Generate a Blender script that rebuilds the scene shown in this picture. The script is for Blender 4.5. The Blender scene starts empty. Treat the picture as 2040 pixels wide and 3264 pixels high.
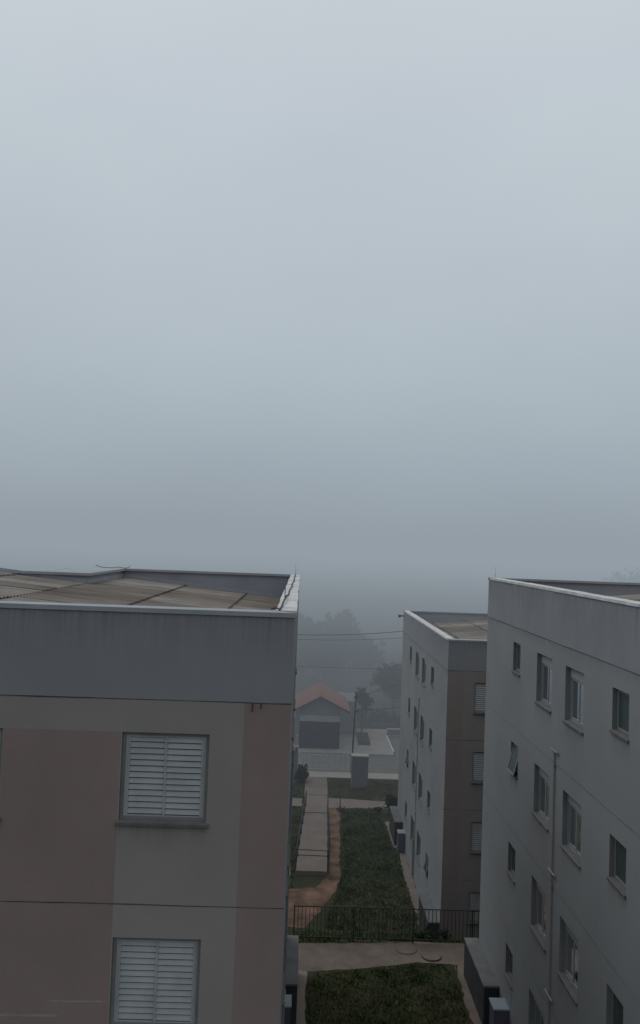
import bpy, math, random
from mathutils import Vector, Matrix
R = random.Random(7)
sc = bpy.context.scene
COL = sc.collection
EYE = 15.8                      # eye height over the street; street level is z = 0
TOP = 2.7                       # level of the upper terrace

# ------------------------------------------------------------------ node helpers
def nodes_of(m):
    m.use_nodes = True
    nt = m.node_tree
    nt.nodes.clear()
    return nt
def N(nt, t, **kw):
    n = nt.nodes.new(t)
    for k, v in kw.items():
        if k in n.inputs: n.inputs[k].default_value = v
        else: setattr(n, k, v)
    return n
def L(nt, a, b): nt.links.new(a, b)
def ramp(nt, fac, stops):
    r = N(nt, 'ShaderNodeValToRGB')
    e = r.color_ramp.elements
    while len(e) < len(stops): e.new(0.5)
    for i, (p, c) in enumerate(stops):
        e[i].position = p
        e[i].color = (*c, 1) if len(c) == 3 else c
    L(nt, fac, r.inputs['Fac'])
    return r.outputs['Color']
def mixc(nt, fac, a, b, blend='MIX'):
    m = N(nt, 'ShaderNodeMix'); m.data_type = 'RGBA'; m.blend_type = blend
    for s, v in ((0, fac), (6, a), (7, b)):
        if hasattr(v, 'is_linked') or hasattr(v, 'links'): L(nt, v, m.inputs[s])
        else: m.inputs[s].default_value = v if s == 0 else (*v[:3], 1)
    return m.outputs[2]
def noise(nt, vec, scale, detail=4, rough=.55, dist=0):
    n = N(nt, 'ShaderNodeTexNoise')
    n.inputs['Scale'].default_value = scale; n.inputs['Detail'].default_value = detail
    n.inputs['Roughness'].default_value = rough; n.inputs['Distortion'].default_value = dist
    L(nt, vec, n.inputs['Vector'])
    return n.outputs['Fac']
def mapped(nt, vec, scale):
    m = N(nt, 'ShaderNodeMapping'); m.inputs['Scale'].default_value = scale
    L(nt, vec, m.inputs['Vector'])
    return m.outputs[0]
def scal(c, k): return tuple(min(1, x * k) for x in c)

def mat(name, col, var=.12, scale=1.5, rough=.9, bump=.0, bscale=60, streak=0, fine=.06, spec=.25, metallic=0, alt=None):
    """painted / mineral surface: broad stains, fine grain, optional vertical streaks and bump"""
    m = bpy.data.materials.new(name); nt = nodes_of(m)
    out = N(nt, 'ShaderNodeOutputMaterial'); b = N(nt, 'ShaderNodeBsdfPrincipled')
    L(nt, b.outputs[0], out.inputs[0])
    b.inputs['Roughness'].default_value = rough; b.inputs['Specular IOR Level'].default_value = spec
    b.inputs['Metallic'].default_value = metallic
    pos = N(nt, 'ShaderNodeNewGeometry').outputs['Position']
    f = noise(nt, pos, scale, 6, .6)
    c = ramp(nt, f, [(.3, scal(col, 1 - var)), (.7, scal(alt or col, 1 + var))])
    g = noise(nt, pos, bscale, 3, .7)
    c = mixc(nt, 1, c, ramp(nt, g, [(.3, (1 - fine,) * 3), (.7, (1 + 0 * fine,) * 3)]), 'MULTIPLY')
    if streak:
        s = noise(nt, mapped(nt, pos, (1.6, 1.6, .22)), 1.1, 6, .7)
        c = mixc(nt, 1, c, ramp(nt, s, [(.35, (1 - streak,) * 3), (.62, (1, 1, 1))]), 'MULTIPLY')
    L(nt, c, b.inputs['Base Color'])
    if bump:
        bp = N(nt, 'ShaderNodeBump'); bp.inputs['Strength'].default_value = bump; bp.inputs['Distance'].default_value = .01
        L(nt, g, bp.inputs['Height']); L(nt, bp.outputs[0], b.inputs['Normal'])
    return m

M = {}
GRY, PNK, BND = (.284, .258, .238), (.268, .203, .189), (.26, .259, .272)
M['plaster_grey'] = mat('plaster_grey', GRY, .06, .7, .92, .25, 90, .03)
M['plaster_pink'] = mat('plaster_pink', PNK, .06, .8, .92, .25, 90, .03)
M['lane_grey'] = mat('lane_grey', (.265, .268, .27), .08, .45, .92, .25, 90, .03)
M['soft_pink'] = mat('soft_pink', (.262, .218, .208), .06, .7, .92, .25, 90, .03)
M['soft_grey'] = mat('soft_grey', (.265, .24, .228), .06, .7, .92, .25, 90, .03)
M['plaster_side'] = mat('plaster_side', (.262, .265, .275), .08, .6, .92, .25, 90, .03)
M['plaster_band'] = mat('plaster_band', BND, .06, .6, .92, .25, 90, .03)
M['parapet_inner'] = mat('parapet_inner', (.30, .30, .33), .12, .9, .95, .2, 40, .06)
M['cap_metal'] = mat('cap_metal', (.31, .32, .34), .1, 2, .6, 0, 30, 0, .08, .4)
M['cap_white'] = mat('cap_white', (.62, .61, .60), .22, 2.2, .9, .5, 22, 0, .2)
M['joint'] = mat('joint', (.07, .07, .07), .5, 3.5, .95, fine=.3, bscale=12)
M['joint_soft'] = mat('joint_soft', (.17, .168, .163), .3, 3, .95)
M['shutter'] = mat('shutter', (.375, .388, .395), .12, 2.5, .5, 0, 30, .12, .08, .4)
M['alu'] = mat('alu', (.30, .31, .315), .05, 3, .45, 0, 40, 0, .04, .5)
M['alu_white'] = mat('alu_white', (.25, .255, .255), .06, 2, .5, 0, 30, .05, .05, .4)
M['frame_dark'] = mat('frame_dark', (.20, .19, .19), .12, 3, .7)
M['sill'] = mat('sill', (.125, .12, .118), .15, 5, .8, .2, 60)
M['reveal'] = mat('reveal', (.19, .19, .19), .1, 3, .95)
M['shutter_gap'] = mat('shutter_gap', (.20, .20, .205), .2, 3, .9)
M['dark_room'] = mat('dark_room', (.03, .03, .035), .2, 3, .9)  # near-black, the shade of an unlit room put into the colour
M['curtain'] = mat('curtain', (.24, .24, .28), .2, 3, .95)
M['pvc'] = mat('pvc', (.27, .27, .265), .06, 4, .6)
M['rust'] = mat('rust', (.085, .06, .05), .4, 12, .9)
M['steel_dark'] = mat('steel_dark', (.045, .043, .045), .3, 6, .6)
M['steel_grey'] = mat('steel_grey', (.55, .56, .56), .15, 4, .6)
M['galv'] = mat('galv', (.34, .33, .35), .1, 4, .5)
M['concrete'] = mat('concrete', (.222, .182, .158), .14, 1.1, .95, .4, 35, 0, .14)
M['walk'] = mat('walk', (.175, .138, .114), .26, 1.3, .95, .4, 40, 0, .16)
M['concrete_pale'] = mat('concrete_pale', (.42, .39, .36), .14, 1.4, .95, .3, 30, 0, .12)
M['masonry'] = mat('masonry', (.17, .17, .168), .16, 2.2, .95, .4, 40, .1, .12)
M['masonry_side'] = mat('masonry_side', (.05, .05, .05), .2, 2.2, .95, .4, 40, .1, .12)  # darker copy of masonry, the shade on sides put into the colour
M['kiosk'] = mat('kiosk', (.20, .20, .225), .08, 2, .95, .3, 40, .06)
M['cab_blue'] = mat('cab_blue', (.27, .31, .33), .08, 4, .6)
M['cab_dark'] = mat('cab_dark', (.10, .10, .135), .1, 4, .7)
M['asphalt'] = mat('asphalt', (.19, .178, .165), .12, .8, .95, .3, 50)
M['paving'] = mat('paving', (.40, .355, .315), .12, .9, .95, .3, 40)
M['kerb_white'] = mat('kerb_white', (.72, .70, .66), .12, 3, .9)
M['soil'] = mat('soil', (.07, .052, .034), .3, .9, .97, .6, 18, 0, .35, alt=(.25, .145, .098))
M['tile'] = mat('tile', (.30, .145, .12), .22, 2.5, .9, .5, 18, 0, .2)
M['fascia'] = mat('fascia', (.07, .06, .06), .2, 4, .9)
M['house_wall'] = mat('house_wall', (.24, .24, .255), .1, 1.2, .95, .2, 40, .1)
M['house_pale'] = mat('house_pale', (.36, .39, .42), .08, 1.2, .95)
M['garage'] = mat('garage', (.022, .022, .03), .12, 3, .7)
M['bark'] = mat('bark', (.06, .05, .042), .3, 8, .95, .6, 30)
M['pole'] = mat('pole', (.05, .047, .047), .2, 5, .8)
M['pale_streak'] = mat('pale_streak', (.30, .27, .255), .15, 9, .95)

def leaf_mat(name, a, b):
    m = bpy.data.materials.new(name); nt = nodes_of(m)
    out = N(nt, 'ShaderNodeOutputMaterial'); d = N(nt, 'ShaderNodeBsdfPrincipled')
    d.inputs['Roughness'].default_value = .8; d.inputs['Specular IOR Level'].default_value = 0
    L(nt, d.outputs[0], out.inputs[0])
    g = N(nt, 'ShaderNodeNewGeometry')
    f = noise(nt, g.outputs['Position'], .9, 3, .6)
    mth = N(nt, 'ShaderNodeMath', operation='MULTIPLY_ADD'); mth.inputs[1].default_value = .45; 
    L(nt, g.outputs['Random Per Island'], mth.inputs[0]); 
    m2 = N(nt, 'ShaderNodeMath', operation='SUBTRACT'); L(nt, f, m2.inputs[0]); m2.inputs[1].default_value = .22
    L(nt, m2.outputs[0], mth.inputs[2])
    big = noise(nt, g.outputs['Position'], .55, 4, .6)
    c = mixc(nt, ramp(nt, big, [(.5, (0, 0, 0)), (.72, (.6, .6, .6))]), ramp(nt, mth.outputs[0], [(.25, a), (.75, b)]), (b[0] * 1.25, b[1] * 1.0, b[2] * 1.1))
    L(nt, c, d.inputs['Base Color'])
    return m
M['grass'] = leaf_mat('grass', (.03, .042, .018), (.11, .142, .06))
M['grass_dry'] = leaf_mat('grass_dry', (.05, .05, .022), (.15, .135, .065))
M['leaf'] = leaf_mat('leaf', (.02, .028, .018), (.06, .075, .045))

def ground_mat():
    m = bpy.data.materials.new('ground_turf'); nt = nodes_of(m)
    out = N(nt, 'ShaderNodeOutputMaterial'); b = N(nt, 'ShaderNodeBsdfPrincipled')
    b.inputs['Roughness'].default_value = .97; b.inputs['Specular IOR Level'].default_value = .1
    L(nt, b.outputs[0], out.inputs[0])
    p = N(nt, 'ShaderNodeNewGeometry').outputs['Position']
    c = ramp(nt, noise(nt, p, .55, 7, .65), [(.3, (.03, .035, .016)), (.52, (.05, .053, .027)), (.72, (.10, .078, .048))])
    g = noise(nt, p, 14, 4, .7)
    c = mixc(nt, 1, c, ramp(nt, g, [(.3, (.6,) * 3), (.7, (1.1,) * 3)]), 'MULTIPLY')
    L(nt, c, b.inputs['Base Color'])
    bp = N(nt, 'ShaderNodeBump'); bp.inputs['Strength'].default_value = .7; bp.inputs['Distance'].default_value = .05
    L(nt, g, bp.inputs['Height']); L(nt, bp.outputs[0], b.inputs['Normal'])
    return m
M['ground_turf'] = ground_mat()

def roof_mat():
    """weathered fibre cement: every sheet its own tone, lichen, dark laps"""
    m = bpy.data.materials.new('fibre_cement'); nt = nodes_of(m)
    out = N(nt, 'ShaderNodeOutputMaterial'); b = N(nt, 'ShaderNodeBsdfPrincipled')
    b.inputs['Roughness'].default_value = .95; b.inputs['Specular IOR Level'].default_value = .15
    L(nt, b.outputs[0], out.inputs[0])
    o = N(nt, 'ShaderNodeTexCoord').outputs['Object']
    isl = N(nt, 'ShaderNodeNewGeometry').outputs['Random Per Island']
    c = ramp(nt, isl, [(0, (.14, .12, .10)), (.3, (.20, .172, .148)), (.55, (.18, .145, .118)), (.75, (.26, .228, .20)), (1, (.36, .325, .295))])
    st = noise(nt, mapped(nt, o, (.5, 5, 1)), 1.5, 6, .7)
    c = mixc(nt, 1, c, ramp(nt, st, [(.3, (.66,) * 3), (.7, (1.25,) * 3)]), 'MULTIPLY')
    bl = noise(nt, o, .8, 5, .6)
    c = mixc(nt, .4, c, ramp(nt, bl, [(.35, (.12, .098, .08)), (.65, (.29, .258, .23))]))
    sp = noise(nt, o, 45, 2, .6)
    c = mixc(nt, 1, c, ramp(nt, sp, [(.3, (.82,) * 3), (.7, (1.05,) * 3)]), 'MULTIPLY')
    L(nt, c, b.inputs['Base Color'])
    return m
M['roof'] = roof_mat()

def glass_mat(name, tint, refl_tint=(.9, .95, 1), through=.75):
    m = bpy.data.materials.new(name); nt = nodes_of(m)
    out = N(nt, 'ShaderNodeOutputMaterial')
    tr = N(nt, 'ShaderNodeBsdfTransparent'); tr.inputs[0].default_value = (*[x * through for x in tint], 1)
    gl = N(nt, 'ShaderNodeBsdfGlossy'); gl.inputs['Roughness'].default_value = .06; gl.inputs['Color'].default_value = (*refl_tint, 1)
    fr = N(nt, 'ShaderNodeFresnel'); fr.inputs['IOR'].default_value = 1.5
    mx = N(nt, 'ShaderNodeMixShader')
    L(nt, fr.outputs[0], mx.inputs[0]); L(nt, tr.outputs[0], mx.inputs[1]); L(nt, gl.outputs[0], mx.inputs[2])
    L(nt, mx.outputs[0], out.inputs[0])
    return m
M['glass'] = glass_mat('glass', (.8, .85, .9))
M['glass_frost'] = mat('glass_frost', (.055, .075, .072), .12, 2.5, .25, 0, 20, .05, .05, .5)

def stain_mat():
    """rain streaks running down from an edge, fading out downwards"""
    m = bpy.data.materials.new('rain_stain'); nt = nodes_of(m)
    out = N(nt, 'ShaderNodeOutputMaterial'); d = N(nt, 'ShaderNodeBsdfDiffuse'); d.inputs[0].default_value = (.07, .066, .06, 1)
    tr = N(nt, 'ShaderNodeBsdfTransparent'); mx = N(nt, 'ShaderNodeMixShader')
    pos = N(nt, 'ShaderNodeNewGeometry').outputs['Position']; gen = N(nt, 'ShaderNodeTexCoord').outputs['Generated']
    sp = N(nt, 'ShaderNodeSeparateXYZ'); L(nt, gen, sp.inputs[0])
    f = ramp(nt, noise(nt, mapped(nt, pos, (7, 7, .25)), 2.2, 5, .7), [(.38, (0, 0, 0)), (.75, (1, 1, 1))])
    p = N(nt, 'ShaderNodeMath', operation='POWER'); L(nt, sp.outputs['Z'], p.inputs[0]); p.inputs[1].default_value = 1.6
    q = N(nt, 'ShaderNodeMath', operation='MULTIPLY'); L(nt, f, q.inputs[0]); L(nt, p.outputs[0], q.inputs[1])
    r = N(nt, 'ShaderNodeMath', operation='MULTIPLY'); L(nt, q.outputs[0], r.inputs[0]); r.inputs[1].default_value = .26
    L(nt, r.outputs[0], mx.inputs[0]); L(nt, tr.outputs[0], mx.inputs[1]); L(nt, d.outputs[0], mx.inputs[2]); L(nt, mx.outputs[0], out.inputs[0])
    return m
M['rain_stain'] = stain_mat()
def stain(parent, T, u0, u1, z0, z1, d=-.0015):
    mb = MB(); mb.quad(T(u0, z0, d), T(u1, z0, d), T(u1, z1, d), T(u0, z1, d), 'rain_stain'); return mb.build('rain_stain', parent)

# ------------------------------------------------------------------ mesh helpers
class MB:
    def __init__(s): s.v, s.f, s.m, s.mats = [], [], [], []
    def mi(s, name):
        if name not in s.mats: s.mats.append(name)
        return s.mats.index(name)
    def quad(s, a, b, c, d, m):
        i = len(s.v); s.v += [tuple(a), tuple(b), tuple(c), tuple(d)]; s.f.append((i, i + 1, i + 2, i + 3)); s.m.append(s.mi(m))
    def poly(s, pts, m):
        i = len(s.v); s.v += [tuple(p) for p in pts]; s.f.append(tuple(range(i, i + len(pts)))); s.m.append(s.mi(m))
    def hexa(s, p, m, mtop=None):
        """p: 8 points, bottom four then top four"""
        i = len(s.v); s.v += [tuple(q) for q in p]
        k, kt = s.mi(m), s.mi(mtop or m)
        for j, q in enumerate(((0, 3, 2, 1), (4, 5, 6, 7), (0, 1, 5, 4), (1, 2, 6, 5), (2, 3, 7, 6), (3, 0, 4, 7))):
            s.f.append(tuple(i + t for t in q)); s.m.append(kt if j == 1 else k)
    def box(s, x0, x1, y0, y1, z0, z1, m, mtop=None):
        s.hexa([(x0, y0, z0), (x1, y0, z0), (x1, y1, z0), (x0, y1, z0), (x0, y0, z1), (x1, y0, z1), (x1, y1, z1), (x0, y1, z1)], m, mtop)
    def tube(s, pts, r, m, n=6, r2=None):
        pts = [Vector(p) for p in pts]; rings = []
        for k, p in enumerate(pts):
            d = (pts[min(k + 1, len(pts) - 1)] - pts[max(k - 1, 0)]).normalized()
            a = d.cross(Vector((0, 0, 1)) if abs(d.z) < .9 else Vector((1, 0, 0))).normalized(); b = d.cross(a)
            rr = r if r2 is None else r + (r2 - r) * k / max(1, len(pts) - 1)
            rings.append([len(s.v) + j for j in range(n)])
            s.v += [tuple(p + (a * math.cos(2 * math.pi * j / n) + b * math.sin(2 * math.pi * j / n)) * rr) for j in range(n)]
        kk = s.mi(m)
        for A, B in zip(rings, rings[1:]):
            for j in range(n):
                s.f.append((A[j], A[(j + 1) % n], B[(j + 1) % n], B[j])); s.m.append(kk)
        s.f.append(tuple(rings[0][::-1])); s.m.append(kk); s.f.append(tuple(rings[-1])); s.m.append(kk)
    def leaf(s, p, size, m, flat=.0):
        d = Vector((R.gauss(0, 1), R.gauss(0, 1), R.gauss(0, 1) * (1 - flat))).normalized()
        a = d.orthogonal().normalized(); b = d.cross(a)
        t = R.random() * 6.28; a, b = a * math.cos(t) + b * math.sin(t), b * math.cos(t) - a * math.sin(t)
        p = Vector(p); a *= size; b *= size * .5
        s.quad(p - a, p - b * 1.0, p + a, p + b, m)
    def build(s, name, parent=None, loc=None, bevel=0):
        me = bpy.data.meshes.new(name); me.from_pydata(s.v, [], s.f)
        for k in s.mats: me.materials.append(M[k])
        me.polygons.foreach_set('material_index', s.m); me.update()
        o = bpy.data.objects.new(name, me); COL.objects.link(o)
        if parent: o.parent = parent
        if loc: o.location = loc
        if bevel:
            b = o.modifiers.new('bevel', 'BEVEL'); b.width = bevel; b.segments = 1; b.limit_method = 'ANGLE'
        return o
def tag(o, label, cat, group=None, kind=None):
    if label: o['label'] = label
    if cat: o['category'] = cat
    if group: o['group'] = group
    if kind: o['kind'] = kind
    return o
def empty(name, loc, label, cat, group=None):
    o = bpy.data.objects.new(name, None); COL.objects.link(o); o.location = loc; o.empty_display_size = .3
    return tag(o, label, cat, group)
def structure(o): o['kind'] = 'structure'; return o

# ------------------------------------------------------------------ terrain and paved sheets
def height(y):
    if y < 26.75: return TOP
    if y < 32.5: return TOP * (32.5 - y) / 5.75
    if y < 90: return 0.
    return max(-40., -(y - 90) * .05)
mb = MB()
ys = [-600, -100, 0, 15, 22, 26.75, 28, 30, 32.5, 40, 50, 60, 75, 90, 130, 200, 400, 900, 3000]
xs = [-2500, -600, -150, -40, -10, 0, 6, 20, 60, 200, 700, 2500]
for a, b in zip(ys, ys[1:]):
    for c, d in zip(xs, xs[1:]):
        mb.quad((c, a, height(a)), (d, a, height(a)), (d, b, height(b)), (c, b, height(b)), 'ground_turf')
structure(mb.build('ground'))

def wob(pts, amp=.04, step=.22):
    """the outline of a ground sheet, its edges a little uneven"""
    out = []
    for (a, b) in zip(pts, pts[1:] + pts[:1]):
        n = max(1, int(math.dist(a, b) / step))
        for k in range(n):
            t = k / n
            out.append((a[0] + (b[0] - a[0]) * t + R.uniform(-amp, amp), a[1] + (b[1] - a[1]) * t + R.uniform(-amp, amp)))
    return out
def sheet(name, pts, z, m, th=.0, amp=.03):
    mb = MB(); p = wob(pts, amp) if amp else pts
    mb.poly([(x, y, z + th) for x, y in p], m)
    if th:
        for (a, b) in zip(p, p[1:] + p[:1]): mb.quad((*a, z - .02), (*b, z - .02), (*b, z + th), (*a, z + th), m)
    return structure(mb.build(name))
# upper terrace: cross path, the strips beside both blocks
sheet('cross_path', [(-.4, 25.0), (.75, 24.72), (2.7, 25.05), (4.1, 25.42), (5.0, 25.35), (9, 25.3), (9, 26.55), (4.5, 26.72), (2.6, 26.55), (.25, 26.4), (-.4, 26.4)], TOP, 'walk', .012)
sheet('side_path', [(5.32, 16), (5.87, 16), (5.87, 25.45), (5.38, 25.4), (5.25, 24.6), (5.2, 22.8), (5.28, 20)], TOP, 'walk', .008, .05)
sheet('side_path', [(-.08, 16), (.42, 16), (.55, 22), (.6, 24.9), (-.08, 24.9)], TOP, 'concrete', .008, .04)
mb = MB()
for (x, dx) in ((1.55, .03), (3.1, -.04), (5.25, .1)): mb.quad((x, 24.95, TOP + .0165), (x + .018, 24.95, TOP + .0165), (x + .018 + dx, 26.5, TOP + .0165), (x + dx, 26.5, TOP + .0165), 'masonry')
structure(mb.build('path_joint'))
# lower court: ramp walk, cross walk, aprons, pavements, street
sheet('court_path', [(2.0, 48.05), (5.1, 48.25), (5.75, 48.15), (5.75, 49.55), (3.5, 49.85), (2.0, 49.95)], 0, 'concrete', .02)
sheet('court_path', [(-2.5, 48.2), (.5, 48.25), (.5, 49.7), (-2.5, 49.7)], 0, 'concrete', .02)
sheet('apron_path', [(5.36, 45.2), (5.30, 46), (5.55, 46), (5.87, 44.8), (5.87, 31.5), (5.45, 31.5), (5.5, 36.5), (5.48, 39), (5.62, 41.8), (5.38, 42.2), (5.3, 43.4)], 0, 'concrete', .012, .06)
sheet('soil_path', [(-.5, 33.4), (.6, 33.1), (1.3, 34.6), (2.1, 36.9), (2.35, 38.2), (2.45, 41), (2.62, 44.5), (2.85, 48.1), (2.15, 48.1), (2.12, 46), (2.0, 42), (1.86, 38.6), (1.2, 37.0), (.5, 36.9), (-.5, 36.7)], 0, 'soil', .006, .05)
sheet('sidewalk', [(-40, 54.25), (40, 54.25), (40, 55.55), (-40, 55.55)], 0, 'paving', .05, 0)
sheet('street', [(-60, 55.56), (60, 55.56), (60, 60.3), (-60, 60.3)], 0, 'asphalt', .004, 0)
sheet('side_street', [(7.62, 60.31), (30, 60.31), (30, 66.3), (7.62, 66.3)], 0, 'asphalt', .004, 0)
sheet('sidewalk', [(-40, 60.3), (7.5, 60.3), (7.5, 66.4), (30, 66.4), (30, 68.6), (3.3, 68.6), (3.3, 61.6), (-40, 61.6)], 0, 'paving', .12, 0)
mb = MB(); mb.box(7.5, 7.62, 61.2, 66.4, 0, .15, 'kerb_white'); structure(mb.build('kerb'))
sheet('tree_strip', [(4.95, 62.9), (5.95, 62.9), (6.05, 67.3), (5.0, 67.3)], .12, 'ground_turf', .004, .03)

# raised walk with its ramp
mb = MB()
W = [(.21, 38.35, .2), (.47, 43.5, .14), (.74, 48.2, .06), (.66, 50.2, .06), (.72, 54.25, .056)]
E = [(1.74, 38.35, .2), (1.9, 43.5, .14), (2.02, 48.2, .06), (2.14, 50.2, .06), (2.2, 54.25, .056)]
for i in range(4):
    a, b, c, d = W[i], E[i], E[i + 1], W[i + 1]
    mb.quad(a, b, c, d, 'concrete')
    mb.quad((a[0], a[1], -.05), a, d, (d[0], d[1], -.05), 'masonry_side'); mb.quad(b, (b[0], b[1], -.05), (c[0], c[1], -.05), c, 'masonry_side')  # ramp sides coloured dark for their shade
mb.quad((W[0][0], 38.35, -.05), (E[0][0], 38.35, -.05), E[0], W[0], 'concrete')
for (y, z, x0, x1) in ((46.9, .1, .7, 1.98), (50.3, .062, .66, 2.14)):
    mb.box(x0, x1, y, y + .05, z - .02, z + .004, 'masonry_side')
structure(mb.build('ramp_walk'))

# ------------------------------------------------------------------ grass
def grass(name, label, poly, n, h, m, z=None, seed=1, stripe=None):
    r = random.Random(seed); mb = MB()
    x0, x1 = min(p[0] for p in poly), max(p[0] for p in poly); y0, y1 = min(p[1] for p in poly), max(p[1] for p in poly)
    def inside(x, y):
        c = False
        for (a, b), (d, e) in zip(poly, poly[1:] + poly[:1]):
            if (b > y) != (e > y) and x < (d - a) * (y - b) / (e - b) + a: c = not c
        return c
    k = 0
    tufts = [(r.uniform(x0, x1), r.uniform(y0, y1), r.uniform(.5, 1.5)) for _ in range(max(12, n // 40))]
    while k < n:
        if r.random() < .45:
            t = r.choice(tufts); x, y, s = r.gauss(t[0], .12), r.gauss(t[1], .12), t[2]
        else: x, y, s = r.uniform(x0, x1), r.uniform(y0, y1), .8
        if not inside(x, y): k += .2; continue
        zz = height(y) if z is None else z
        hh = h * s * r.uniform(.5, 1.2); a = r.uniform(0, 6.28); w = hh * .32
        lx, ly = r.gauss(0, hh * .5), r.gauss(0, hh * .5)
        i = len(mb.v)
        mb.v += [(x - math.cos(a) * w, y - math.sin(a) * w, zz - .005), (x + math.cos(a) * w, y + math.sin(a) * w, zz - .005), (x + lx, y + ly, zz + hh)]
        mb.f.append((i, i + 1, i + 2)); mb.m.append(mb.mi(m)); k += 1
    return tag(mb.build(name), label, 'grass', kind='stuff')
grass('lawn', 'dark short lawn between the two nearer blocks, in front of the cross path', [(.5, 18), (5.2, 18), (5.12, 22.8), (5.2, 24.5), (4.9, 25.3), (4.0, 25.32), (2.7, 24.95), (.85, 24.62), (.6, 24.0)], 16000, .075, 'grass', seed=2)
grass('lawn', 'long dark green lawn beside the ramp walk, beyond the black fence', [(1.4, 33.0), (5.4, 33.0), (5.42, 38.8), (5.55, 41.8), (5.25, 43), (5.2, 46), (5.0, 48.2), (2.95, 48.1), (2.75, 44.5), (2.55, 41), (2.45, 38.2), (2.15, 36.7)], 16000, .10, 'grass', seed=3)
grass('lawn', 'rough grass bank falling away right behind the black fence', [(.3, 26.5), (2.6, 26.62), (4.5, 26.78), (9, 26.6), (9, 31), (5.6, 32.9), (.2, 32.9)], 13000, .10, 'grass', seed=4)
grass('lawn', 'yellowish grass verge around the grey kiosk', [(2.25, 50.0), (3.5, 49.95), (5.9, 49.6), (9, 49.6), (9, 54.2), (2.3, 54.2)], 6000, .08, 'grass_dry', seed=5)
grass('lawn', 'scrubby grass strip between the ramp walk and the block with the wide shuttered windows', [(-1.6, 36.9), (.1, 36.9), (.15, 38.5), (.6, 48.2), (-1.6, 48.2)], 4500, .10, 'grass', seed=6)
grass('lawn', 'grass patch beside the round dark bush at the gate', [(-1.6, 49.8), (.6, 49.8), (.65, 54.2), (-1.6, 54.2)], 1800, .09, 'grass', seed=7)

# ------------------------------------------------------------------ apartment blocks
DEPTH, HT = 13.88, 12.28
FOOT = [(0, 0), (5.62, 0), (5.62, 1.6), (11.0, 1.6), (11.0, 0), (16.6, 0), (16.6, DEPTH), (11.0, DEPTH), (11.0, 9.85), (5.62, 9.85), (5.62, DEPTH), (0, DEPTH)]
def inset(d):
    """the footprint moved inwards by d"""
    n = len(FOOT); out = []
    for i in range(n):
        p, q, r = Vector(FOOT[i - 1]), Vector(FOOT[i]), Vector(FOOT[(i + 1) % n])
        n1 = Vector((-(q - p).y, (q - p).x)).normalized(); n2 = Vector((-(r - q).y, (r - q).x)).normalized()
        out.append((q.x + (n1.x + n2.x) * d, q.y + (n1.y + n2.y) * d))
    return out
JOINTS = (2.98, 5.67, 8.365, 11.06)
ROWS = (10.65, 7.96, 5.26, 2.57)
SIDE = [(3.15, 3.9, .79, 'small'), (5.38, 6.52, 1.19, 'big'), (7.47, 8.63, 1.19, 'big'), (10.1, 10.81, .79, 'small')]
FRONT = [(1.08, 2.245), (3.83, 4.99)]

def facade(mb, T, us, zs, holes, mf, depth, mr):
    us = sorted(set([u for u in us] + [h[0] for h in holes] + [h[1] for h in holes]))
    zs = sorted(set([z for z in zs] + [h[2] for h in holes] + [h[3] for h in holes]))
    for a, b in zip(us, us[1:]):
        for c, d in zip(zs, zs[1:]):
            uc, zc = (a + b) / 2, (c + d) / 2
            if any(h[0] < uc < h[1] and h[2] < zc < h[3] for h in holes): continue
            mb.quad(T(a, c, 0), T(b, c, 0), T(b, d, 0), T(a, d, 0), mf(uc, zc))
    for (a, b, c, d) in holes:
        e = depth
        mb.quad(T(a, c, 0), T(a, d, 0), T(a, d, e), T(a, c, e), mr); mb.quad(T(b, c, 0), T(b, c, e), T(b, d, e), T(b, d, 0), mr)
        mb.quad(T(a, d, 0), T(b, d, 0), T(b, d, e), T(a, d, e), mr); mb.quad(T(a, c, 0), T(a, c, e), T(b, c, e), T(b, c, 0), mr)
def tb(mb, T, u0, u1, z0, z1, d0, d1, m, slant=0):
    """a box in wall coordinates; slant pushes its foot outwards"""
    p = [T(u0, z0, d0 - slant), T(u1, z0, d0 - slant), T(u1, z0, d1 - slant), T(u0, z0, d1 - slant), T(u0, z1, d0), T(u1, z1, d0), T(u1, z1, d1), T(u0, z1, d1)]
    mb.hexa(p, m)
def ring(mb, T, u0, u1, z0, z1, w, d0, d1, m, slant=0):
    h = z1 - z0
    def sl(z): return slant * (z1 - z) / h
    for (a, b, c, d) in ((u0, u1, z1 - w, z1), (u0, u1, z0, z0 + w), (u0, u0 + w, z0 + w, z1 - w), (u1 - w, u1, z0 + w, z1 - w)):
        p = []
        for zz in (c, d):
            for (u, dd) in ((a, d0), (b, d0), (b, d1), (a, d1)): p.append(T(u, zz, dd - sl(zz)))
        mb.hexa(p, m)

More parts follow.
